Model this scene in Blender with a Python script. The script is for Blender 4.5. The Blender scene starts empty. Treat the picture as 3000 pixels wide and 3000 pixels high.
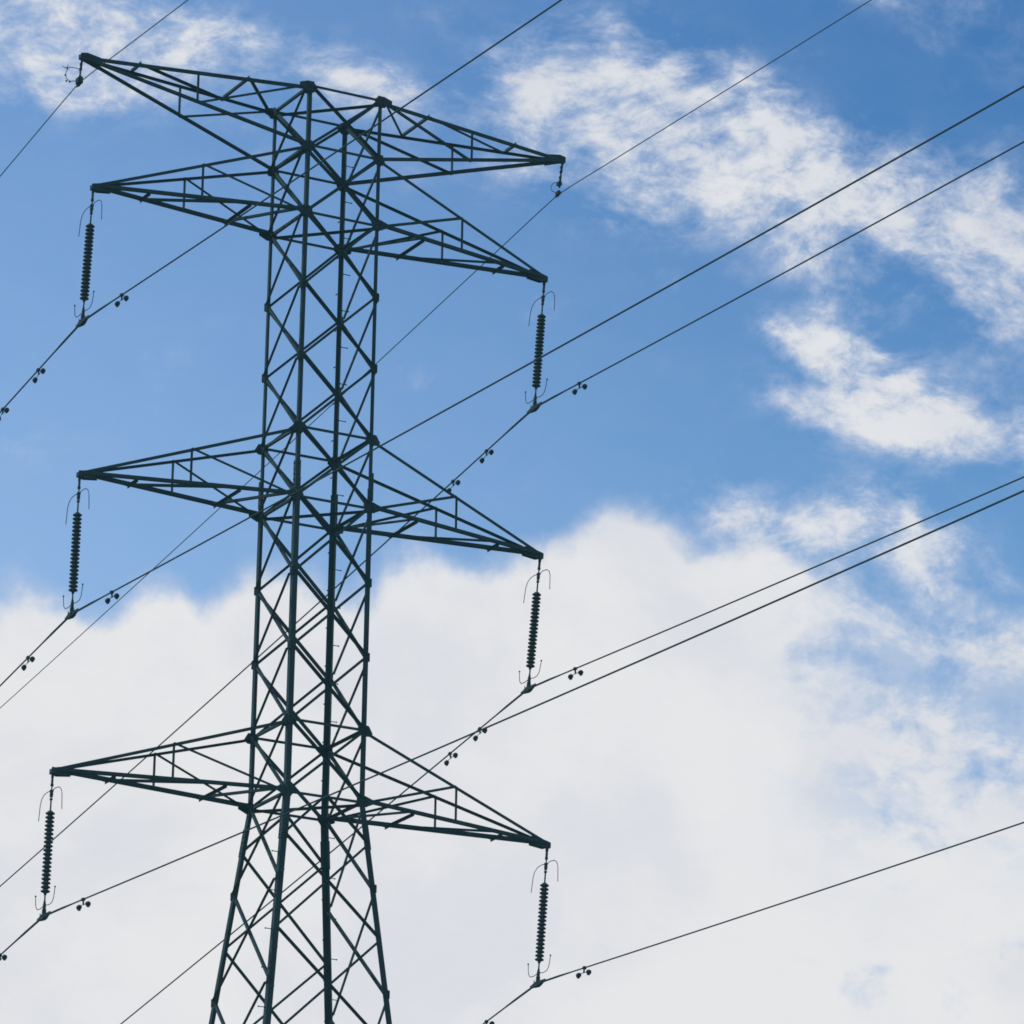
import bpy, bmesh, math, random
from mathutils import Vector, Matrix
random.seed(7)
sc = bpy.context.scene
col = sc.collection
R = math.radians
V = Vector

# ------------------------------------------------------------------ helpers
def obj(name, bm, mat, parent=None, smooth=False):
    me = bpy.data.meshes.new(name)
    bmesh.ops.recalc_face_normals(bm, faces=bm.faces)
    bm.to_mesh(me); bm.free()
    if smooth:
        for p in me.polygons: p.use_smooth = True
        try: me.set_sharp_from_angle(angle=R(40))
        except Exception: pass
    me.materials.append(mat)
    o = bpy.data.objects.new(name, me); col.objects.link(o)
    if parent is not None: o.parent = parent
    return o

def thing(name, label, cat, loc=(0, 0, 0), group=None):
    o = bpy.data.objects.new(name, None); col.objects.link(o)
    o.empty_display_size = .2
    o.location = loc
    tag(o, label, cat, group)
    return o

def tag(o, label, cat, group=None):
    o['label'] = label; o['category'] = cat
    if group: o['group'] = group

def prism(bm, ring, d):
    """extrude the polygon ring (list of points) by the vector d"""
    a = [bm.verts.new(p) for p in ring]
    b = [bm.verts.new(p + d) for p in ring]
    n = len(a)
    bm.faces.new(a[::-1]); bm.faces.new(b)
    for i in range(n):
        bm.faces.new((a[i], a[(i + 1) % n], b[(i + 1) % n], b[i]))

def angle_bar(bm, p, q, a, t, nrm, side=1, off=0.0, flip=1, a2=None):
    """rolled steel angle from p to q: one flange flat to the face with normal
    nrm and centred on the line, the other standing out along nrm * side"""
    p, q, nrm = V(p), V(q), V(nrm)
    d = q - p; ax = d.normalized()
    n = (nrm - ax * nrm.dot(ax)).normalized()
    b = ax.cross(n).normalized() * flip
    n = n * side
    a2 = a2 or a
    o = p + n * off
    h = a / 2
    ring = [o - b * h, o + b * h, o + b * h + n * t, o - b * (h - t) + n * t,
            o - b * (h - t) + n * a2, o - b * h + n * a2]
    prism(bm, ring, d)

def heel_bar(bm, p, q, a, t, n1, n2):
    """angle whose heel runs along p-q, flanges towards n1 and n2"""
    p, q = V(p), V(q)
    d = q - p; ax = d.normalized()
    u = V(n1); u = (u - ax * u.dot(ax)).normalized()
    w = V(n2); w = (w - ax * w.dot(ax)).normalized()
    ring = [p, p + u * a, p + u * a + w * t, p + u * t + w * t, p + u * t + w * a, p + w * a]
    prism(bm, ring, d)

def box(bm, c, ux, uy, uz, sx, sy, sz):
    c = V(c); ux, uy, uz = V(ux), V(uy), V(uz)
    ring = [c + ux * (i * sx / 2) + uy * (j * sy / 2) - uz * (sz / 2) for i, j in ((-1, -1), (1, -1), (1, 1), (-1, 1))]
    prism(bm, ring, uz * sz)

def rod(bm, pts, r, n=8, caps=True):
    """round bar through pts; r is a number or a list"""
    pts = [V(p) for p in pts]
    rings = []
    prev = None
    for i, p in enumerate(pts):
        if i == 0: d = pts[1] - p
        elif i == len(pts) - 1: d = p - pts[i - 1]
        else: d = (pts[i + 1] - p).normalized() + (p - pts[i - 1]).normalized()
        d.normalize()
        if prev is None:
            u = d.cross(V((0, 0, 1)))
            if u.length < .1: u = d.cross(V((1, 0, 0)))
        else:
            u = prev - d * prev.dot(d)
        u.normalize(); prev = u
        w = d.cross(u)
        rr = r[i] if isinstance(r, (list, tuple)) else r
        rings.append([bm.verts.new(p + (u * math.cos(2 * math.pi * k / n) + w * math.sin(2 * math.pi * k / n)) * rr) for k in range(n)])
    for a, b in zip(rings, rings[1:]):
        for k in range(n):
            bm.faces.new((a[k], a[(k + 1) % n], b[(k + 1) % n], b[k]))
    if caps:
        bm.faces.new(rings[0][::-1]); bm.faces.new(rings[-1])

def ball(bm, c, r, sc3=(1, 1, 1)):
    bmesh.ops.create_icosphere(bm, subdivisions=2, radius=r, matrix=Matrix.Translation(V(c)) @ Matrix.Diagonal((*sc3, 1)))

def lathe(bm, prof, n=24):
    """prof: (radius, z) from top to bottom about the z axis"""
    rings = []
    for r, z in prof:
        rings.append([bm.verts.new((r * math.cos(2 * math.pi * k / n), r * math.sin(2 * math.pi * k / n), z)) for k in range(n)])
    for a, b in zip(rings, rings[1:]):
        for k in range(n):
            bm.faces.new((a[k], a[(k + 1) % n], b[(k + 1) % n], b[k]))
    bm.faces.new(rings[0]); bm.faces.new(rings[-1][::-1])

# ------------------------------------------------------------------ materials
def new_mat(name):
    m = bpy.data.materials.new(name); m.use_nodes = True
    nt = m.node_tree
    return m, nt, nt.nodes['Principled BSDF']

def weathered(name, c1, c2, rough, metal=0.0, scale=6.0, bump=.15, spec=.3, haze_glow=.017):
    m, nt, b = new_mat(name)
    N = nt.nodes.new; L = nt.links.new
    tc = N('ShaderNodeTexCoord')
    n1 = N('ShaderNodeTexNoise'); n1.inputs['Scale'].default_value = scale; n1.inputs['Detail'].default_value = 8
    n1.inputs['Roughness'].default_value = .65
    mp = N('ShaderNodeMapping'); mp.inputs['Scale'].default_value = (1, 1, .35)
    L(tc.outputs['Object'], mp.inputs['Vector']); L(mp.outputs['Vector'], n1.inputs['Vector'])
    cr = N('ShaderNodeValToRGB')
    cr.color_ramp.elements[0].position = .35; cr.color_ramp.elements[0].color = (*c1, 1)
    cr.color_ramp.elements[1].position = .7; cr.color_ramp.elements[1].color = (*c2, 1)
    L(n1.outputs['Fac'], cr.inputs['Fac']); L(cr.outputs['Color'], b.inputs['Base Color'])
    n2 = N('ShaderNodeTexNoise'); n2.inputs['Scale'].default_value = scale * 9; n2.inputs['Detail'].default_value = 4
    L(tc.outputs['Object'], n2.inputs['Vector'])
    bp = N('ShaderNodeBump'); bp.inputs['Strength'].default_value = bump; bp.inputs['Distance'].default_value = .004
    L(n2.outputs['Fac'], bp.inputs['Height']); L(bp.outputs['Normal'], b.inputs['Normal'])
    mr = N('ShaderNodeMapRange'); mr.inputs['To Min'].default_value = rough - .1; mr.inputs['To Max'].default_value = rough + .12
    L(n1.outputs['Fac'], mr.inputs['Value']); L(mr.outputs['Result'], b.inputs['Roughness'])
    b.inputs['Metallic'].default_value = metal
    if haze_glow:                                   # faint blue glow added to dark materials, imitating haze and lifting shaded sides
        b.inputs['Emission Color'].default_value = (.30, .80, 1.0, 1); b.inputs['Emission Strength'].default_value = haze_glow
    b.inputs['Specular IOR Level'].default_value = spec
    return m

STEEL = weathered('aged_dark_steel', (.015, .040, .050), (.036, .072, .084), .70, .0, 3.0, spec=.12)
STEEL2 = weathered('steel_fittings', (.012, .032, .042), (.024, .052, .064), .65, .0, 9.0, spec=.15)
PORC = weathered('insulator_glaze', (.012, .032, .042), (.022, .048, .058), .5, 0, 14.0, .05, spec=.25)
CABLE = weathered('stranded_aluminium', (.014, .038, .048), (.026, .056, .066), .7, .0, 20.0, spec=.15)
CONC = weathered('concrete', (.22, .21, .20), (.34, .33, .31), .9, 0, 4.0, .6, haze_glow=0)

# ------------------------------------------------------------------ tower geometry (metres, waist of the tower at z = 0)
ZG = -29.7                                   # ground
H = [15.842, 14.457, 12.945, 11.267, 9.629, 8.006, 6.486, 4.804, 3.154, 1.532, 0.0]
LOWZ = [-1.90, -4.17, -6.95, -10.4, -14.6, -19.4, -24.6, ZG + .25]      # nodes of the left and right faces
W0 = .92
def halfw(z):
    if z >= 0: return W0 * (1 - .0184 * z / 15.842)
    return W0 - .1085 * z
CORN = {'NL': (-1, -1), 'NR': (1, -1), 'FR': (1, 1), 'FL': (-1, 1)}      # N = towards the camera side
def P(k, z):
    w = halfw(z); s = CORN[k]
    return V((s[0] * w, s[1] * w, z))
FACES = [('NL', 'NR', V((0, -1, 0))), ('FL', 'FR', V((0, 1, 0))), ('NL', 'FL', V((-1, 0, 0))), ('NR', 'FR', V((1, 0, 0)))]

tower = thing('transmission_tower', 'tall dark steel lattice pylon with four pairs of pointed cross-arms', 'pylon', (0, 0, 0))

# legs -----------------------------------------------------------
LEG = {}
for k, s in CORN.items():
    bm = bmesh.new()
    n1, n2 = V((-s[0], 0, 0)), V((0, -s[1], 0))
    heel_bar(bm, P(k, 0), P(k, 6.9), .118, .012, n1, n2)
    top = P(k, 15.842 + .06)
    ins = V((-s[0] * .0125, -s[1] * .0125, 0))
    heel_bar(bm, P(k, 6.25) + ins, top + ins, .084, .010, n1, n2)
    heel_bar(bm, P(k, 0), P(k, ZG + .15), .128, .014, n1, n2)
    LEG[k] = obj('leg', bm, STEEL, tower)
    # splice plates where the leg changes size, and again lower down
    for zz, aa, hh in ((6.95, .118, .62), (-.75, .15, .6), (-9.0, .15, .7)):
        b2 = bmesh.new()
        c = P(k, zz); o2 = V((s[0] * .012, s[1] * .012, 0))
        heel_bar(b2, P(k, zz - hh / 2) + o2, P(k, zz + hh / 2) + o2, aa, .011, n1, n2)
        for j in range(5):
            z2 = zz - hh / 2 + .07 + j * (hh - .14) / 4
            q = P(k, z2) + o2
            box(b2, q + n1 * aa * .6 - n2 * .006, (1, 0, 0), (0, 1, 0), (0, 0, 1), .028, .03, .028)
            box(b2, q + n2 * aa * .6 - n1 * .006, (1, 0, 0), (0, 1, 0), (0, 0, 1), .03, .028, .028)
        obj('splice_plate', b2, STEEL, LEG[k])
    bm = bmesh.new()
    foot = P(k, ZG)
    lathe(bm, [(.38, .55), (.42, .5), (.45, -.4)], 28)
    for v in bm.verts: v.co += V((foot.x, foot.y, ZG))
    obj('footing', bm, CONC, LEG[k])

# step bolts climb two of the legs --------------------------------
def step_bolts(k, z0, z1):
    s = CORN[k]; z = z0; i = 0
    while z > z1:
        c = P(k, z)
        b = bmesh.new()
        if i % 2 == 0: a0 = c + V((-s[0] * .045, s[1] * .0, 0)); dr = V((0, s[1], 0))
        else: a0 = c + V((0, -s[1] * .045, 0)); dr = V((s[0], 0, 0))
        rod(b, [a0 - dr * .03, a0 + dr * .155], .0095, 6)
        rod(b, [a0 + dr * .155, a0 + dr * .172], .017, 6)
        rod(b, [a0 + dr * .002, a0 + dr * .018], .018, 6)
        obj('step_bolt', b, STEEL2, LEG[k])
        z -= .425; i += 1
step_bolts('FR', 15.35, -5.4)
step_bolts('NL', -.95, -5.4)

# gusset plates ---------------------------------------------------
def gusset_ring(c, u, w, sx, sy, seed):
    """uneven plate outline in the plane u (inwards) and w (up)"""
    rnd = random.Random(seed)
    j = lambda v: v * (1 + rnd.uniform(-.08, .08))
    return [c - u * sx * .22 + w * j(sy * .42), c + u * j(sx * .45) + w * j(sy * .5), c + u * j(sx * .85) + w * j(sy * .18),
            c + u * j(sx * .85) - w * j(sy * .18), c + u * j(sx * .45) - w * j(sy * .5), c - u * sx * .22 - w * j(sy * .42)]

def gussets(k, z, sx, sy, big_out=0.0):
    s = CORN[k]
    b = bmesh.new()
    c = P(k, z)
    for u, n in ((V((-s[0], 0, 0)), V((0, s[1], 0))), (V((0, -s[1], 0)), V((s[0], 0, 0)))):
        o = c + n * .0015
        ring = gusset_ring(o, u, V((0, 0, 1)), sx, sy, int((z + 40) * 10) * 7 + list(CORN).index(k) * 3 + int(n.x))
        if big_out and abs(n.y) > .5:            # plate reaches out along the arm
            ring = [c + n * .0015 - u * big_out + V((0, 0, -.05)), c + n * .0015 - u * (big_out * .35) + V((0, 0, sy * .45))] + ring[1:5] + [c + n * .0015 - u * .06 - V((0, 0, sy * .45))]
        prism(b, ring, n * .009)
        for (a, h) in ((.3, .3), (.3, 0), (.3, -.3), (.62, .12), (.62, -.12)):
            q = o + u * sx * a * .9 + V((0, 0, sy * h)) + n * .014
            box(b, q, (1, 0, 0), (0, 1, 0), (0, 0, 1), .026, .026, .026)
    obj('gusset_plate', b, STEEL, LEG[k])

ARM_LEVELS = {0, 1, 2, 5, 6, 9, 10}
for k in CORN:
    for i, z in enumerate(H):
        if i in ARM_LEVELS:
            gussets(k, z - (.03 if i == 0 else 0), .235, .26, .15 if i in (5, 9) else .09)
        else:
            gussets(k, z, .15, .22)
    for z in LOWZ[:-1]:
        gussets(k, z, .12, .20)

# bracing ---------------------------------------------------------
def brace(p, q, n, a, inner, name='diagonal_brace', t=.006, trim=.06, par=None, flip=1):
    p, q = V(p), V(q)
    d = (q - p).normalized()
    b = bmesh.new()
    if inner: angle_bar(b, p + d * trim, q - d * trim, a, t, n, -1, .0135, flip)
    else: angle_bar(b, p + d * trim, q - d * trim, a, t, n, 1, .0118, flip)
    return obj(name, b, STEEL, par or tower)

def inset(k, z, n, e=.045):
    """node point moved in from the heel of the leg to the middle of the flange, kept on the face n"""
    s = CORN[k]; p = P(k, z)
    if abs(n.x) > .5: return p + V((0, -s[1] * e, 0))
    return p + V((-s[0] * e, 0, 0))

for fi, (a, b_, n) in enumerate(FACES):
    for i in range(10):
        w = .060 if i > 4 else .056
        if i in (0, 1): w = .060
        brace(inset(a, H[i], n), inset(b_, H[i + 1], n), n, w, False)
        brace(inset(b_, H[i], n), inset(a, H[i + 1], n), n, w, True)
    for i in sorted(ARM_LEVELS):
        dz = -.02 if i not in (0, 1, 5, 9) else .02
        bb = brace(inset(a, H[i] + dz, n), inset(b_, H[i] + dz, n), n, .060, True, 'horizontal_strut', trim=.0, t=.007)
        for v in bb.data.vertices: v.co -= n * .008      # one plate behind the diagonals

# flared body below the waist
def nrm_low(n): return (n + V((0, 0, .1085))).normalized()
for fi, (a, b_, n) in enumerate(FACES):
    nn = nrm_low(n)
    if abs(n.x) > .5:
        zs = [0.0] + LOWZ
    else:
        zs = [-.95, -3.02, -5.5, -8.6, -12.4, -16.9, -21.9, -26.9]
        mid = (inset(a, 0, n) + inset(b_, 0, n)) / 2
        for kk in (a, b_): brace(mid, inset(kk, -.95, n), nn, .054, False, trim=.02)
    for i in range(len(zs) - 1):
        w = .060 if abs(n.x) > .5 else .053
        brace(inset(a, zs[i], n), inset(b_, zs[i + 1], n), nn, w, False)
        brace(inset(b_, zs[i], n), inset(a, zs[i + 1], n), nn, w, True)
# flat braces across the body inside the arm levels
for i in (0, 2, 6, 10):
    p, q = P('FL', H[i]), P('NR', H[i])
    d = (q - p).normalized()
    b = bmesh.new()
    angle_bar(b, p + d * .1 - V((0, 0, .05)), q - d * .1 - V((0, 0, .05)), .055, .006, V((0, 0, 1)), -1)
    obj('plan_brace', b, STEEL, tower)

# cross-arms ------------------------------------------------------
# arm: (reach, tip height, upper level, lower level)
ARMS = [(5.880, 15.784, 0, 1), (5.479, 12.857, 1, 2), (5.490, 6.399, 5, 6), (5.788, -.084, 9, 10)]
def cross_arm(idx, side):
    reach, zt, lu, ll = ARMS[idx]
    top = idx == 0
    S = side
    tip = V((S * reach, 0, zt))
    near, far = ('NL', 'FL') if S < 0 else ('NR', 'FR')
    e = .055
    zu, zl = (0, -.05) if top else (.05, 0)
    ab = bmesh.new()                         # the four chords, meeting at the tip and riveted to plates on the legs
    ends = {}
    for nm, k, sy in (('n', near, -1), ('f', far, 1)):
        for lv, zz in (('u', H[lu]), ('l', H[ll])):
            body = P(k, zz)
            tp = tip + V((0, sy * e, zu if lv == 'u' else zl))
            ends[nm + lv] = (tp, body)
            heavy = (lv == 'u') if top else (lv == 'l')
            a = {'nu': .092, 'fu': .056, 'nl': .064, 'fl': .094}[nm + lv] if top else {'nu': .070, 'fu': .054, 'nl': .074, 'fl': .108}[nm + lv]
            # upper chords show their flat side outwards, lower chords lie with a flange under the arm
            upz = V((0, 0, -1)) if lv == 'u' else V((0, 0, 1))
            heel_bar(ab, body + V((-S * .02, 0, 0)), tp, a, .008, V((0, -sy, 0)), upz)
    box(ab, tip - V((S * .03, 0, 0)), V((1, 0, 0)), V((0, 1, 0)), V((0, 0, 1)), .08, .10, .10)
    for nm, k, sy in (('n', near, -1), ('f', far, 1)):
        bd = P(k, H[ll] if not top else H[lu])
        o = bd + V((0, sy * .0115, 0))
        prism(ab, [o + V((S * .22, 0, -.035)), o + V((S * .22, 0, .045)), o + V((S * .03, 0, .11)), o + V((-S * .13, 0, .11)), o + V((-S * .13, 0, -.12)), o + V((S * .03, 0, -.12))], V((0, sy * .008, 0)))
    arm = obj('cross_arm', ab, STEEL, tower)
    def at(c, t):
        tp, bd = ends[c]
        return tp.lerp(bd, t)
    def web(p, q, n, a, name, inner=False):
        p, q = V(p), V(q)
        b = bmesh.new(); d = (q - p).normalized()
        angle_bar(b, p, q, a, .005, n, -1 if inner else 1, .010 if inner else .001)
        obj(name, b, STEEL, arm)
    for nm, sy in (('n', -1), ('f', 1)):
        n = V((0, sy, 0))
        web(at(nm + 'u', .51), at(nm + 'l', .51), n, .055, 'post', True)
        if top: web(at(nm + 'l', .51), at(nm + 'u', .985), n, .052, 'web_brace', True)
        else: web(at(nm + 'u', .51), at(nm + 'l', .985), n, .052, 'web_brace', True)
    c = 'u' if top else 'l'
    # plan bracing zigzags between the two heavy chords
    first, other = ('f', 'n') if (S < 0) != top else ('n', 'f')
    nz = V((0, 0, 1)) if top else V((0, 0, -1))
    for t in (.26, .74):
        web(at('n' + c, t), at('f' + c, t), nz, .058, 'plan_strut')
    web(at(first + c, .27), at(other + c, .74), nz, .056, 'plan_brace', True)
    web(at(first + c, .74), at(other + c, .985), nz, .056, 'plan_brace', True)
    # tip: end block with gusset webs and hanger lug
    b = bmesh.new()
    X, Y, Z = V((1, 0, 0)), V((0, 1, 0)), V((0, 0, 1))
    for sy in (-1, 1):
        o = tip + Y * sy * (e + .004)
        z1 = .06 if not top else .075
        ring = [o + X * S * .05 + Z * z1 * .8, o + X * S * .05 - Z * .05, o - X * S * .10 - Z * .09, o - X * S * .42 - Z * (.05 if not top else .20),
                o - X * S * .42 + Z * (.14 if not top else .035), o - X * S * .1 + Z * .09]
        prism(b, ring, Y * sy * .009)
    box(b, tip + X * S * .03, X, Y, Z, .035, .105, .085)
    box(b, tip - X * S * .02 - Z * .06, X, Y, Z, .16, .105, .012)
    box(b, tip - Z * .095, X, Y, Z, .05, .016, .075)
    for j in range(3):
        for sy in (-1, 1):
            box(b, tip - X * S * (.08 + .12 * j) + Y * sy * (e + .018), X, Y, Z, .028, .02, .028)
    obj('tip_plate', b, STEEL, arm)
    return arm
for i in range(4):
    for s in (-1, 1): cross_arm(i, s)

# ------------------------------------------------------------------ insulator strings
LEN = 3.075
def copy_tree(src, **kw):
    r = src.copy(); col.objects.link(r)
    for ch in list(src.children):
        c = ch.copy(); col.objects.link(c); c.parent = r
        for g in ch.children:
            d = g.copy(); col.objects.link(d); d.parent = c
    return r

def make_string():
    t = thing('insulator_string', 'x', 'insulator')
    # shackle, links and ball fitting
    b = bmesh.new()
    rod(b, [(0, -.04, -.02), (0, -.04, -.13), (0, 0, -.17), (0, .04, -.13), (0, .04, -.02)], .016, 8)
    rod(b, [(0, -.05, -.085), (0, .05, -.085)], .012, 8)
    box(b, (0, 0, -.235), (1, 0, 0), (0, 1, 0), (0, 0, 1), .03, .06, .15)
    box(b, (0, 0, -.30), (1, 0, 0), (0, 1, 0), (0, 0, 1), .06, .03, .05)
    rod(b, [(0, 0, -.30), (0, 0, -.40)], .016, 8)
    box(b, (0, 0, -.42), (1, 0, 0), (0, 1, 0), (0, 0, 1), .07, .07, .028)
    rod(b, [(0, 0, -.42), (0, 0, -.50), (0, 0, -.56)], [.034, .038, .030], 10)
    box(b, (0, 0, -.60), (1, 0, 0), (0, 1, 0), (0, 0, 1), .05, .05, .04)
    rod(b, [(0, 0, -.60), (0, 0, -.84)], .018, 8)
    obj('hanger_fitting', b, STEEL2, t)
    # sheds
    n = 20; z0 = -.84; pitch = .0866
    first = None
    for i in range(n):
        if first is None:
            b = bmesh.new()
            lathe(b, [(.020, .010), (.040, .006), (.052, -.006), (.056, -.016), (.074, -.026), (.092, -.038), (.0985, -.050), (.097, -.060),
                      (.086, -.058), (.080, -.070), (.070, -.063), (.062, -.076), (.056, -.070), (.050, -.084), (.030, -.088), (.020, -.094)], 26)
            first = obj('insulator_disc', b, PORC, t, True)
            o = first
        else:
            o = first.copy(); col.objects.link(o); o.parent = t
        o.location = (0, 0, z0 - .012 - i * pitch)
    zb = z0 - n * pitch
    b = bmesh.new()
    rod(b, [(0, 0, zb + .01), (0, 0, -2.80)], .017, 8)
    box(b, (0, 0, zb - .035), (1, 0, 0), (0, 1, 0), (0, 0, 1), .045, .045, .035)
    rod(b, [(0, 0, -2.74), (0, 0, -2.80), (0, 0, -2.86)], [.02, .03, .022], 8)
    box(b, (0, 0, -2.90), (1, 0, 0), (0, 1, 0), (0, 0, 1), .045, .07, .17)
    obj('lower_link', b, STEEL2, t)
    # arcing horns: thin bent rods, a pair above and a pair below
    for s in (-1, 1):
        b = bmesh.new()
        rod(b, [(0, 0, -.43), (0, s * .20, -.40), (0, s * .38, -.42), (0, s * .50, -.49), (0, s * .56, -.60), (0, s * .58, -.76), (0, s * .60, -.94)], .0085, 6)
        obj('arcing_horn', b, STEEL2, t)
        b = bmesh.new()
        rod(b, [(0, 0, -2.84), (0, s * .22, -2.875), (0, s * .37, -2.86), (0, s * .45, -2.79), (0, s * .48, -2.68), (0, s * .50, -2.56)], .0085, 6)
        ball(b, (0, s * .50, -2.55), .020)
        obj('arcing_horn', b, STEEL2, t)
    # suspension clamp: boat shaped body with keeper and U bolts
    b = bmesh.new()
    hs = [(-.32, -.022, .022), (-.22, -.036, .036), (-.11, -.050, .052), (0, -.054, .066), (.11, -.062, .052), (.22, -.068, .036), (.32, -.066, .022)]
    prev = None
    for y, zc, h in hs:
        ring = [b.verts.new((x, y, -LEN + zc + .05 + z)) for x, z in ((-h * .75, -h), (h * .75, -h), (h * .9, h * .6), (0, h * 1.1), (-h * .9, h * .6))]
        if prev:
            for k in range(5): b.faces.new((prev[k], prev[(k + 1) % 5], ring[(k + 1) % 5], ring[k]))
        else: b.faces.new(ring[::-1])
        prev = ring
    b.faces.new(prev)
    for y in (-.09, .09):
        rod(b, [(-.045, y, -LEN + .08), (-.045, y, -LEN - .05), (.045, y, -LEN - .05), (.045, y, -LEN + .08)], .009, 6)
    box(b, (0, 0, -LEN + .085), (1, 0, 0), (0, 1, 0), (0, 0, 1), .075, .05, .13)
    obj('suspension_clamp', b, STEEL2, t)
    return t

proto = make_string()
STR = [(1, -1, -.109, -3.03), (1, 1, -.195, -3.06), (2, -1, -.040, -3.059), (2, 1, -.235, -3.078), (3, -1, -.054, -3.088), (3, 1, -.180, -3.087)]
NAMES = {1: 'second', 2: 'third', 3: 'lowest'}
CLAMP = {}
GRP = 'insulator strings hanging from the cross-arm tips'
for i, (a, s, dx, dz) in enumerate(STR):
    o = proto if i == 0 else copy_tree(proto)
    reach, zt = ARMS[a][0], ARMS[a][1]
    o.location = (s * reach, 0, zt)
    ang = -math.atan2(dx, -dz)               # the string hangs a little off plumb
    o.rotation_euler = (0, ang, 0)
    o['label'] = 'dark insulator string hanging from the %s tip of the %s cross-arm' % ('left' if s < 0 else 'right', {1: 'second highest', 2: 'second lowest', 3: 'lowest'}[a])
    o['category'] = 'insulator'; o['group'] = GRP
    # string points along -z, turned about y: bottom = (-sin(ang) * L ...)
    bx = s * reach - math.sin(ang) * LEN
    bz = zt - math.cos(ang) * LEN
    CLAMP[(a, s)] = (bx, bz)

# earth wire clamps at the top arm tips ----------------------------
def earth_clamp(s, length, dx, label, loop):
    t = thing('earth_wire_clamp', label, 'cable clamp', (s * ARMS[0][0], 0, ARMS[0][1]), 'earth wire clamps on the top cross-arm tips')
    L_ = length
    b = bmesh.new()
    rod(b, [(0, -.03, -.05), (0, -.03, -.14), (0, 0, -.17), (0, .03, -.14), (0, .03, -.05)], .011, 8)
    nl = 2 if L_ < .7 else 4
    z = -.15
    for j in range(nl):
        zz = -.17 - j * (L_ - .34) / nl
        h = (L_ - .34) / nl
        box(b, (dx * -zz / L_, 0, zz - h * .5), (1, 0, 0), (0, 1, 0), (0, 0, 1), .02 if j % 2 else .05, .05 if j % 2 else .02, h * 1.02)
        box(b, (dx * -zz / L_, 0, zz), (1, 0, 0), (0, 1, 0), (0, 0, 1), .05, .05, .035)
    obj('link', b, STEEL2, t)
    b = bmesh.new()
    Z0 = -L_
    if s < 0:
        prism(b, [V((dx, -.15, Z0 + .02)), V((dx, 0, Z0 - .07)), V((dx, .16, Z0 - .04)), V((dx, .10, Z0 + .09)), V((dx, 0, Z0 + .20)), V((dx, -.10, Z0 + .12))], V((.03, 0, 0)))
        box(b, (dx + .01, 0, Z0 + .05), (1, 0, 0), (0, 1, 0), (0, 0, 1), .11, .16, .13)
    else:
        box(b, (dx * .75, 0, Z0 + .26), (1, 0, 0), (0, 1, 0), (0, 0, 1), .09, .10, .085)
        prism(b, [V((dx - .015, -.12, Z0 + .015)), V((dx - .015, 0, Z0 - .05)), V((dx - .015, .14, Z0 - .03)), V((dx - .015, .06, Z0 + .09)), V((dx - .015, -.06, Z0 + .09))], V((.03, 0, 0)))
        box(b, (dx, 0, Z0 + .03), (1, 0, 0), (0, 1, 0), (0, 0, 1), .08, .12, .07)
    obj('clamp_body', b, STEEL2, t)
    b = bmesh.new()                       # thin bonding strap beside the clamp
    if s < 0:
        rod(b, [(dx - .02, .02, Z0 + .05), (dx - .17, .10, Z0 + .04), (dx - .25, .12, Z0 + .10), (dx - .26, .12, Z0 + .24), (dx - .20, .10, Z0 + .36), (dx - .08, .03, Z0 + .34), (0, 0, Z0 + .33)], .009, 6)
        for q in ((dx - .24, .12, Z0 + .04), (dx - .27, .12, Z0 + .17), (dx - .24, .12, Z0 + .34), (dx - .17, .10, Z0 + .03)): ball(b, q, .022)
        rod(b, [(dx - .24, .12, Z0 + .33), (dx - .34, .13, Z0 + .36)], .007, 6)
        rod(b, [(dx - .24, .12, Z0 + .33), (dx - .22, .12, Z0 + .42)], .007, 6)
    else:
        rod(b, [(dx, .03, Z0 + .04), (dx - .10, .10, Z0 + .10), (dx - .13, .12, Z0 + .20), (dx - .08, .07, Z0 + .29), (dx * .7, 0, Z0 + .30)], .008, 6)
    obj('bonding_strap', b, STEEL2, t)
    return t
earth_clamp(-1, .62, -.046, 'blocky clamp and jumper holding the earth wire under the left end of the top cross-arm', True)
earth_clamp(1, .85, -.095, 'slim chain of links holding the earth wire under the right end of the top cross-arm', False)

# ------------------------------------------------------------------ cables
def cable_z(z0, sn, sf, y):
    cn, cf = .00021, .00026
    if y < 0:
        a = -y
        z = z0 - sn * a + cn * a * a
        return z
    a = min(y, 35)
    z = z0 - sf * a + cf * a * a
    if y > 35:
        sl = -sf + 2 * cf * 35
        b = y - 35
        z += sl * b + .00040 * b * b
    return z

CAB = {}
def cable(key, x, z0, sn, sf, r, label, cat, name, group):
    b = bmesh.new()
    ys = [-280 + 8 * i for i in range(25)] + [-80 + 2 * i for i in range(38)] + [-4 + .5 * i for i in range(17)] + [5 + 2 * i for i in range(23)] + [52 + 8 * i for i in range(42)]
    ys = sorted(set(ys))
    pts = []
    for y in ys:
        z = cable_z(z0, sn, sf, y)
        if abs(y) < .8:                                   # the cable bends softly over the clamp
            z -= .012 * (1 - abs(y) / .8)
        pts.append((x, y, z))
    rr_ = [r * (1.4 if abs(p_[1]) < 1.05 and r > .012 else 1.0) for p_ in pts]      # armour rods wrapped round the cable at the clamp
    rod(b, pts, rr_, 8)
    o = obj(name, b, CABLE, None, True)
    tag(o, label, cat, group)
    CAB[key] = (x, z0, sn, sf)
    return o
GC = 'power cables strung through the tower'
GE = 'earth wires on top of the tower'
side_word = {-1: 'left', 1: 'right'}
arm_word = {1: 'second highest', 2: 'second lowest', 3: 'lowest'}
SL = {(1, -1): (.0291, .1735), (1, 1): (.0268, .1655), (2, -1): (.0330, .1740), (2, 1): (.0374, .1705), (3, -1): (.0345, .1725), (3, 1): (.0348, .1790)}
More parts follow.
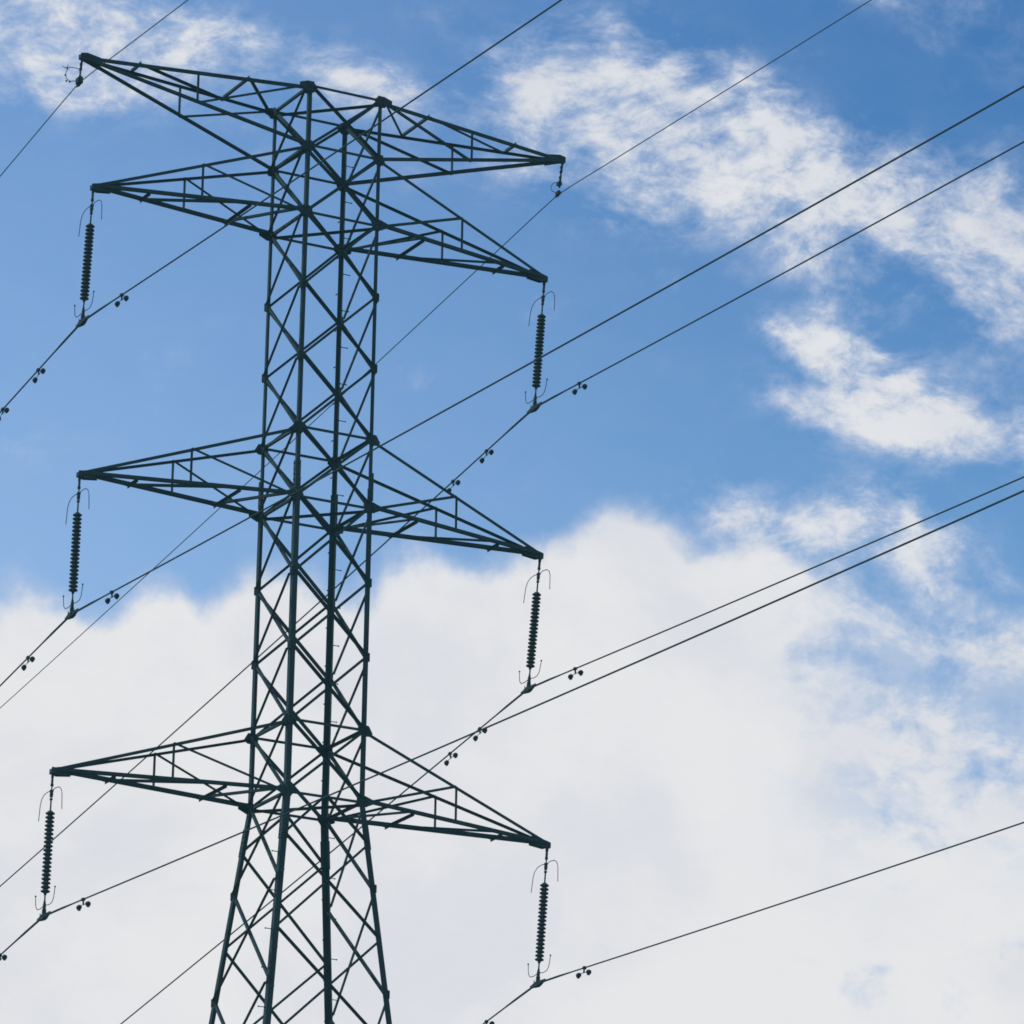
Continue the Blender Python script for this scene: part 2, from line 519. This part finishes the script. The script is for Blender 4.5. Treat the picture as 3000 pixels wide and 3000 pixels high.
for (a, s), (bx, bz) in CLAMP.items():
    sn, sf = SL[(a, s)]
    cable((a, s), bx, bz + .015, sn, sf, .0165, 'thin dark power cable clamped below the %s tip of the %s cross-arm' % (side_word[s], arm_word[a]), 'power cable', 'power_cable', GC)
cable((0, -1), -5.926, 15.164 + .01, .030, .170, .0108, 'very thin earth wire crossing under the left tip of the top cross-arm', 'earth wire', 'earth_wire', GE)
cable((0, 1), 5.785, 14.936 + .01, .020, .1475, .0108, 'very thin earth wire crossing under the right tip of the top cross-arm', 'earth wire', 'earth_wire', GE)

# ------------------------------------------------------------------ vibration dampers
def make_damper():
    t = thing('vibration_damper', 'x', 'cable damper')
    b = bmesh.new()
    box(b, (0, 0, .0), (1, 0, 0), (0, 1, 0), (0, 0, 1), .055, .075, .06)
    prism(b, [V((-.012, -.02, -.02)), V((-.012, .02, -.02)), V((-.012, .016, -.115)), V((-.012, -.016, -.115))], V((.024, 0, 0)))
    rod(b, [(-.05, 0, -.012), (.05, 0, -.012)], .010, 6)
    obj('clamp', b, STEEL2, t)
    b = bmesh.new()
    rod(b, [(0, -.21, -.125), (0, -.10, -.108), (0, 0, -.103), (0, .10, -.108), (0, .21, -.125)], .0075, 6)
    obj('messenger_cable', b, STEEL2, t)
    first = None
    for s in (-1, 1):
        b = bmesh.new()
        rod(b, [(0, s * .165, -.118), (0, s * .185, -.121), (0, s * .235, -.130), (0, s * .262, -.134), (0, s * .275, -.136)], [.026, .048, .056, .046, .022], 12)
        box(b, (0, s * .225, -.168), (1, 0, 0), (0, 1, 0), (0, 0, 1), .040, .06, .05)
        obj('weight', b, STEEL2, t, True)
    return t
dp = make_damper(); k = 0
DAMP = {(1, -1): [-2.04, 2.32, 4.24], (1, 1): [-2.05, 2.26, 3.87], (2, -1): [-2.05, 2.26], (2, 1): [-2.11, 2.25, 3.66], (3, -1): [-2.0, 2.24], (3, 1): [-2.07, 2.33]}
for key, ys in DAMP.items():
    x, z0, sn, sf = CAB[key]
    a, s = key
    for j, y in enumerate(ys):
        o = dp if k == 0 else copy_tree(dp)
        k += 1
        z = cable_z(z0, sn, sf, y)
        dz = cable_z(z0, sn, sf, y + .1) - z
        o.location = (x, y, z)
        o.rotation_euler = (math.atan2(dz, .1), R(random.uniform(-9, 9)), 0)
        w = ['just right of', 'first to the left of', 'second to the left of'][j]
        o['label'] = 'twin-weight damper, %s the %s %s insulator foot' % (w, arm_word[a].replace('second highest', 'upper'). replace('second lowest', 'middle').replace('lowest', 'lowest'), side_word[s])
        o['category'] = 'cable damper'; o['group'] = 'vibration dampers clipped to the power cables'

# ------------------------------------------------------------------ ground
b = bmesh.new()
GS = 4000; n = 60
vs = [[b.verts.new((-GS + 2 * GS * i / n, -GS + 2 * GS * j / n, ZG + (0 if (i - n / 2) ** 2 + (j - n / 2) ** 2 < 25 else random.uniform(-1.5, 1.5)))) for j in range(n + 1)] for i in range(n + 1)]
for i in range(n):
    for j in range(n): b.faces.new((vs[i][j], vs[i + 1][j], vs[i + 1][j + 1], vs[i][j + 1]))
GM = weathered('meadow', (.06, .075, .03), (.17, .15, .085), .95, 0, .02, .0, haze_glow=0)
g = obj('ground', b, GM, None, True); g['kind'] = 'structure'

# ------------------------------------------------------------------ camera (from the solved view)
CAM = V((-46.516, -97.392, -28.113))
RX = V((.88192094, -.47104608, .01819445)); UP = V((-.15954669, -.26194899, .95180228)); BK = V((-.44357672, -.84231723, -.30617214))
cam = bpy.data.cameras.new('camera'); co = bpy.data.objects.new('camera', cam); col.objects.link(co)
co.matrix_world = Matrix(((RX.x, UP.x, BK.x, CAM.x), (RX.y, UP.y, BK.y, CAM.y), (RX.z, UP.z, BK.z, CAM.z), (0, 0, 0, 1)))
cam.sensor_width = 36; cam.lens = 36 * 15473.2 / 3000
cam.clip_start = .5; cam.clip_end = 12000
sc.camera = co

# ------------------------------------------------------------------ sun and sky
el, az = R(48), R(-62)          # sun stands high, back left of the tower (azimuth from +Y, clockwise)
sd = V((math.sin(az) * math.cos(el), math.cos(az) * math.cos(el), math.sin(el)))
sun = bpy.data.lights.new('sun', 'SUN'); so = bpy.data.objects.new('sun', sun); col.objects.link(so)
sun.energy = 2.0; sun.angle = R(.5); sun.color = (1, .95, .88)
so.rotation_euler = (-sd).to_track_quat('-Z', 'Y').to_euler()

w = bpy.data.worlds.new('World'); sc.world = w; w.use_nodes = True
nt = w.node_tree; N = nt.nodes.new; L = nt.links.new
bg = nt.nodes['Background']; bg.inputs['Strength'].default_value = .1
STR_W = .1
sky = N('ShaderNodeTexSky'); sky.sky_type = 'NISHITA'; sky.sun_disc = False
sky.sun_elevation = el; sky.sun_rotation = az; sky.altitude = 100; sky.dust_density = .6; sky.ozone_density = 1.6

def val(x):
    return x
def M(op, a, b_=None, c=None, clamp=False):
    m = N('ShaderNodeMath'); m.operation = op; m.use_clamp = clamp
    for i, x in enumerate((a, b_, c)):
        if x is None: continue
        if isinstance(x, (int, float)): m.inputs[i].default_value = x
        else: L(x, m.inputs[i])
    return m.outputs[0]
def dot(a, vec):
    m = N('ShaderNodeVectorMath'); m.operation = 'DOT_PRODUCT'; L(a, m.inputs[0]); m.inputs[1].default_value = vec
    return m.outputs['Value']
def noise(vec, scale, detail=8, rough=.6, dist=0, lac=2.0):
    n_ = N('ShaderNodeTexNoise'); n_.inputs['Scale'].default_value = scale; n_.inputs['Detail'].default_value = detail
    n_.inputs['Roughness'].default_value = rough; n_.inputs['Distortion'].default_value = dist; n_.inputs['Lacunarity'].default_value = lac
    L(vec, n_.inputs['Vector']); return n_
def sm(x, lo, hi, a=0., b_=1.):
    m = N('ShaderNodeMapRange'); m.interpolation_type = 'SMOOTHSTEP'
    L(x, m.inputs['Value']); m.inputs['From Min'].default_value = lo; m.inputs['From Max'].default_value = hi
    m.inputs['To Min'].default_value = a; m.inputs['To Max'].default_value = b_
    return m.outputs['Result']
def comb(x, y, z=0.):
    c = N('ShaderNodeCombineXYZ')
    for i, q in enumerate((x, y, z)):
        if isinstance(q, (int, float)): c.inputs[i].default_value = q
        else: L(q, c.inputs[i])
    return c.outputs[0]
def mixc(f, a, b_):
    m = N('ShaderNodeMix'); m.data_type = 'RGBA'
    if isinstance(f, (int, float)): m.inputs[0].default_value = f
    else: L(f, m.inputs[0])
    for i, x in ((6, a), (7, b_)):
        if isinstance(x, tuple): m.inputs[i].default_value = (*x, 1)
        else: L(x, m.inputs[i])
    return m.outputs[2]
def lin(r, g_, b_, k=1.0):
    f = lambda c: ((c / 255 + .055) / 1.055) ** 2.4 if c / 255 > .04045 else c / 255 / 12.92
    return (f(r) * k, f(g_) * k, f(b_) * k)

tc = N('ShaderNodeTexCoord'); D = tc.outputs['Generated']
# cloud field: tangent plane of the sky around a fixed compass direction
SD, SR, SU = (.4435767, .8423172, .3061721), (.88192094, -.47104608, .01819445), (-.15954669, -.26194899, .95180228)
dz = M('MAXIMUM', dot(D, SD), .15)
K = 15473.2 / 3000
U = M('ADD', M('MULTIPLY', M('DIVIDE', dot(D, SR), dz), K), .5)
W_ = M('SUBTRACT', .5, M('MULTIPLY', M('DIVIDE', dot(D, SU), dz), K))
uv = comb(U, W_)
# slow warp so that the cloud outlines billow
wn = noise(uv, 3.2, 5, .55)
wv = N('ShaderNodeVectorMath'); wv.operation = 'SUBTRACT'; L(wn.outputs['Color'], wv.inputs[0]); wv.inputs[1].default_value = (.5, .5, .5)
ws = N('ShaderNodeVectorMath'); ws.operation = 'SCALE'; L(wv.outputs[0], ws.inputs[0]); ws.inputs['Scale'].default_value = .07
wa = N('ShaderNodeVectorMath'); wa.operation = 'ADD'; L(uv, wa.inputs[0]); L(ws.outputs[0], wa.inputs[1])
sep = N('ShaderNodeSeparateXYZ'); L(wa.outputs[0], sep.inputs[0]); u, v = sep.outputs[0], sep.outputs[1]; flat = wa.outputs[0]

def blob(x, y, rx, ry, ang, amp):
    """soft elliptical patch, long axis turned clockwise by ang degrees"""
    m = N('ShaderNodeMapping'); m.vector_type = 'TEXTURE'; L(flat, m.inputs['Vector'])
    m.inputs['Location'].default_value = (x, y, 0); m.inputs['Rotation'].default_value = (0, 0, R(ang))
    m.inputs['Scale'].default_value = (rx * 2.55, ry * 2.7, 1)
    g_ = N('ShaderNodeTexGradient'); g_.gradient_type = 'QUADRATIC_SPHERE'; L(m.outputs[0], g_.inputs['Vector'])
    return g_.outputs['Fac'], amp
def total(bl):
    t = None
    for q in bl:
        x, amp = blob(*q); t = M('MULTIPLY', x, amp) if t is None else M('MULTIPLY_ADD', x, amp, t)
    return t
WISP = [(.63, .125, .13, .05, 25, .30), (.80, .185, .12, .04, 35, .28), (.85, .17, .04, .03, 40, .4), (.88, .385, .10, .035, 12, .35), (.04, .04, .08, .05, 0, .5), (.50, .085, .045, .035, -30, .42), (.48, .11, .03, .03, 0, .22), (.50, .14, .05, .035, 0, .3), (.55, .17, .05, .03, 0, .32), (.58, .21, .05, .02, 0, .24), (.37, .085, .035, .025, 30, .35), (.60, .22, .04, .018, 0, .25), (.66, .20, .05, .04, 10, .25), (.555, .07, .05, .045, 60, .5), (.61, .045, .05, .03, 45, .6), (.66, .075, .06, .035, 30, .6),
        (.58, .13, .08, .045, 20, .38), (.66, .13, .08, .05, 30, .42), (.745, .12, .07, .028, 50, .7), (.80, .175, .07, .028, 45, .7),
        (.72, .185, .08, .04, 25, .5), (.735, .21, .05, .018, 15, .45), (.79, .235, .08, .035, 25, .6), (.87, .19, .06, .035, 45, .6), (.92, .215, .05, .035, 40, .6), (.96, .19, .04, .03, 20, .4),
        (.60, .19, .05, .02, 20, .25), (.93, .23, .07, .04, 35, .75), (.985, .265, .05, .05, 45, .95), (.92, .255, .05, .025, 35, .45), (1.02, .31, .03, .035, 40, .6),
        (1.04, .22, .05, .05, 0, .6),
        (.775, .322, .045, .016, 15, .7), (.84, .35, .05, .034, 45, 1.3), (.815, .33, .03, .02, 10, .5), (.785, .398, .04, .018, 25, .8), (.85, .395, .06, .03, 15, .95), (.93, .41, .07, .026, 10, .9), (1.0, .42, .04, .03, 0, .8), (.92, .44, .08, .02, 5, .4), (.80, .34, .04, .02, 30, .4), (.88, .375, .04, .02, 30, .5), (.80, .50, .08, .03, 10, .4), (.92, .52, .06, .04, 20, .4), (.52, .10, .06, .05, 0, .35), (.98, .56, .04, .02, 30, .4),
        (.81, .275, .05, .012, 20, .3),
        (.01, .02, .09, .05, 0, .95), (.10, .045, .07, .035, 10, .75), (.17, .01, .06, .03, 30, .7), (.23, .045, .04, .025, 10, .6), (.29, .065, .05, .028, 20, .75),
        (.355, .085, .05, .022, 20, .65), (.24, .12, .05, .03, 10, .4), (.12, .09, .07, .025, 20, .35), (.05, .09, .07, .03, 10, .4), (.40, .10, .03, .02, 40, .4),
        (.43, .01, .06, .02, 0, .28), (.85, .0, .08, .02, 10, .5), (.98, .05, .04, .05, 0, .3), (.03, .44, .05, .03, 0, .34), (.40, .175, .04, .03, 0, .3),
        (.725, .47, .02, .015, 0, .35), (.845, .485, .032, .018, 20, .6), (.715, .50, .04, .022, 20, .8), (.77, .515, .05, .022, 25, .75), (.89, .55, .03, .04, -30, .6),
        (.55, .25, .02, .01, 0, .2), (.88, .52, .03, .035, 60, .4), (.44, .485, .05, .015, 10, .3)]
dens_w = total(WISP)
# the big bank of cloud below: height of its upper edge along u
cur = N('ShaderNodeFloatCurve'); L(U, cur.inputs['Value'])
pts = [(0, .578), (.03, .572), (.06, .59), (.10, .612), (.125, .592), (.17, .572), (.20, .59), (.245, .565), (.30, .57), (.36, .575), (.385, .55), (.42, .545), (.47, .556), (.52, .535), (.555, .53), (.575, .515),
       (.62, .503), (.655, .515), (.69, .53), (.73, .525), (.78, .535), (.83, .54), (.86, .56), (.90, .575), (.94, .595), (1.0, .615)]
cm = cur.mapping; cu = cm.curves[0]
cu.points[0].location = pts[0]; cu.points[1].location = pts[-1]
for p in pts[1:-1]: cu.points.new(*p)
cm.update()
edge = M('SUBTRACT', v, cur.outputs[0])
thin = sm(U, .70, .90)
bank = M('MULTIPLY', M('MAXIMUM', sm(edge, -.055, .065, 0, 1.), M('MULTIPLY', sm(edge, -.13, .02, 0, .52), thin)), M('MULTIPLY_ADD', thin, -.30, 1.60))
HOLES = [(.84, .64, .05, .02, 15, -.55), (.865, .685, .045, .014, 45, -.3), (.895, .695, .02, .01, 60, -.3), (.975, .565, .04, .018, 35, -.5), (.78, .66, .035, .02, 50, -.4), (.99, .755, .03, .012, 30, -.22),
         (.93, .64, .03, .012, 40, -.25), (.985, .67, .03, .02, 30, -.2), (.80, .72, .03, .02, 60, -.2), (.15, .64, .05, .012, 40, -.45), (.865, .575, .025, .012, 30, -.55), (.90, .60, .03, .012, 30, -.3), (.87, .79, .03, .015, 30, -.2)]
holes = total(HOLES)
# wisp noise, combed along the drift of the clouds
ma = N('ShaderNodeMapping'); ma.inputs['Rotation'].default_value = (0, 0, R(-35)); ma.inputs['Scale'].default_value = (.95, 1.5, 1)
L(wa.outputs[0], ma.inputs['Vector'])
f1 = noise(ma.outputs[0], 8.0, 12, .63, .35).outputs['Fac']
f2 = noise(ma.outputs[0], 24.0, 10, .68, .3).outputs['Fac']
f3 = noise(wa.outputs[0], 9.0, 10, .58, .1).outputs['Fac']
# fibrous turbulence: bright where the noise is near its middle value
rid = M('SUBTRACT', 1., M('ABSOLUTE', M('MULTIPLY_ADD', noise(ma.outputs[0], 11.0, 7, .62, .5).outputs['Fac'], 5.0, -2.5)))
fw = M('MULTIPLY_ADD', rid, .26, M('MULTIPLY_ADD', f1, 3.6, M('MULTIPLY_ADD', f2, 2.0, -2.95)))
core = sm(dens_w, .0, 1.6, 0, .80)            # soft ceiling: thin cloud stays see-through
dw = M('ADD', core, M('MULTIPLY', fw, M('MULTIPLY_ADD', sm(dens_w, 0, .6), .68, .07)))
a_w = sm(dw, -.12, 1.10, 0, .95)
fb = M('ADD', M('MULTIPLY', M('SUBTRACT', f3, .5), 4.2), M('ADD', M('MULTIPLY', M('SUBTRACT', f1, .5), .9), M('MULTIPLY', M('SUBTRACT', f2, .5), .6)))
db = M('ADD', M('ADD', bank, holes), M('MULTIPLY', fb, M('MULTIPLY_ADD', thin, .16, .50)))
veil_ = M('MULTIPLY', M('MULTIPLY', thin, sm(M('MULTIPLY_ADD', f1, .7, M('MULTIPLY', f2, .3)), .58, .40)), .42)
veil_ = M('MULTIPLY', veil_, sm(W_, .92, .70))
a_b = M('MULTIPLY', sm(db, .18, 1.2, 0, 1.), M('SUBTRACT', 1., veil_))
a_in = M('SUBTRACT', 1., M('MULTIPLY', M('SUBTRACT', 1., a_w), M('SUBTRACT', 1., a_b)))
# beyond this part of the sky: ordinary broken cloud
gen = noise(D, 2.6, 10, .58, .3).outputs['Fac']
a_out = sm(gen, .46, .64, 0, .95)
rr = M('ADD', M('POWER', M('ABSOLUTE', M('SUBTRACT', U, .5)), 2.), M('POWER', M('ABSOLUTE', M('SUBTRACT', W_, .5)), 2.))
inside = sm(rr, .75, 2.6, 1., 0.)
alpha = M('ADD', M('MULTIPLY', a_in, inside), M('MULTIPLY', a_out, M('SUBTRACT', 1., inside)), None, True)

# blue of the sky: physical sky, graded so that it deepens to the upper right
k = 1 / STR_W
us = sm(U, -.1, 1.1); vs_ = sm(W_, -.1, .75)
tgt = mixc(vs_, mixc(us, lin(112, 152, 205), lin(70, 124, 184)), mixc(us, lin(135, 167, 213), lin(108, 151, 202)))
NISH = (1.63, 2.42, 4.04)      # radiance of the sky node in this direction, used to balance the grade
tint = N('ShaderNodeVectorMath'); tint.operation = 'DIVIDE'; L(tgt, tint.inputs[0]); tint.inputs[1].default_value = tuple(c * STR_W for c in NISH)
blue = N('ShaderNodeVectorMath'); blue.operation = 'MULTIPLY'; L(sky.outputs[0], blue.inputs[0]); L(tint.outputs[0], blue.inputs[1])
bluemix = mixc(inside, sky.outputs[0], blue.outputs[0])
# cloud colour: bright tops, faint grey-blue shading in the bank
sh = M('MULTIPLY_ADD', noise(wa.outputs[0], 3.4, 9, .55, .3).outputs['Fac'], .75, M('MULTIPLY', f1, .25))
shade = sm(sh, .43, .62, 0., 1.)
ccol = mixc(M('MULTIPLY', shade, .9), lin(230, 231, 233, k), lin(217, 220, 227, k))
ccol = mixc(sm(a_in, .3, 1.02), lin(190, 203, 226, k), ccol)
final = mixc(alpha, bluemix, ccol)
L(final, bg.inputs['Color'])

# ------------------------------------------------------------------ render
sc.view_settings.view_transform = 'Standard'; sc.view_settings.look = 'None'; sc.view_settings.exposure = 0; sc.view_settings.gamma = 1
sc.render.engine = 'CYCLES'; sc.cycles.max_bounces = 3; sc.cycles.use_adaptive_sampling = True; sc.cycles.adaptive_threshold = .012; sc.cycles.adaptive_min_samples = 10; w.cycles.sampling_method = 'MANUAL'; w.cycles.sample_map_resolution = 512
sc.render.filter_size = 1.5 if hasattr(sc.render, 'filter_size') else 1.5
sc.cycles.filter_width = 1.7
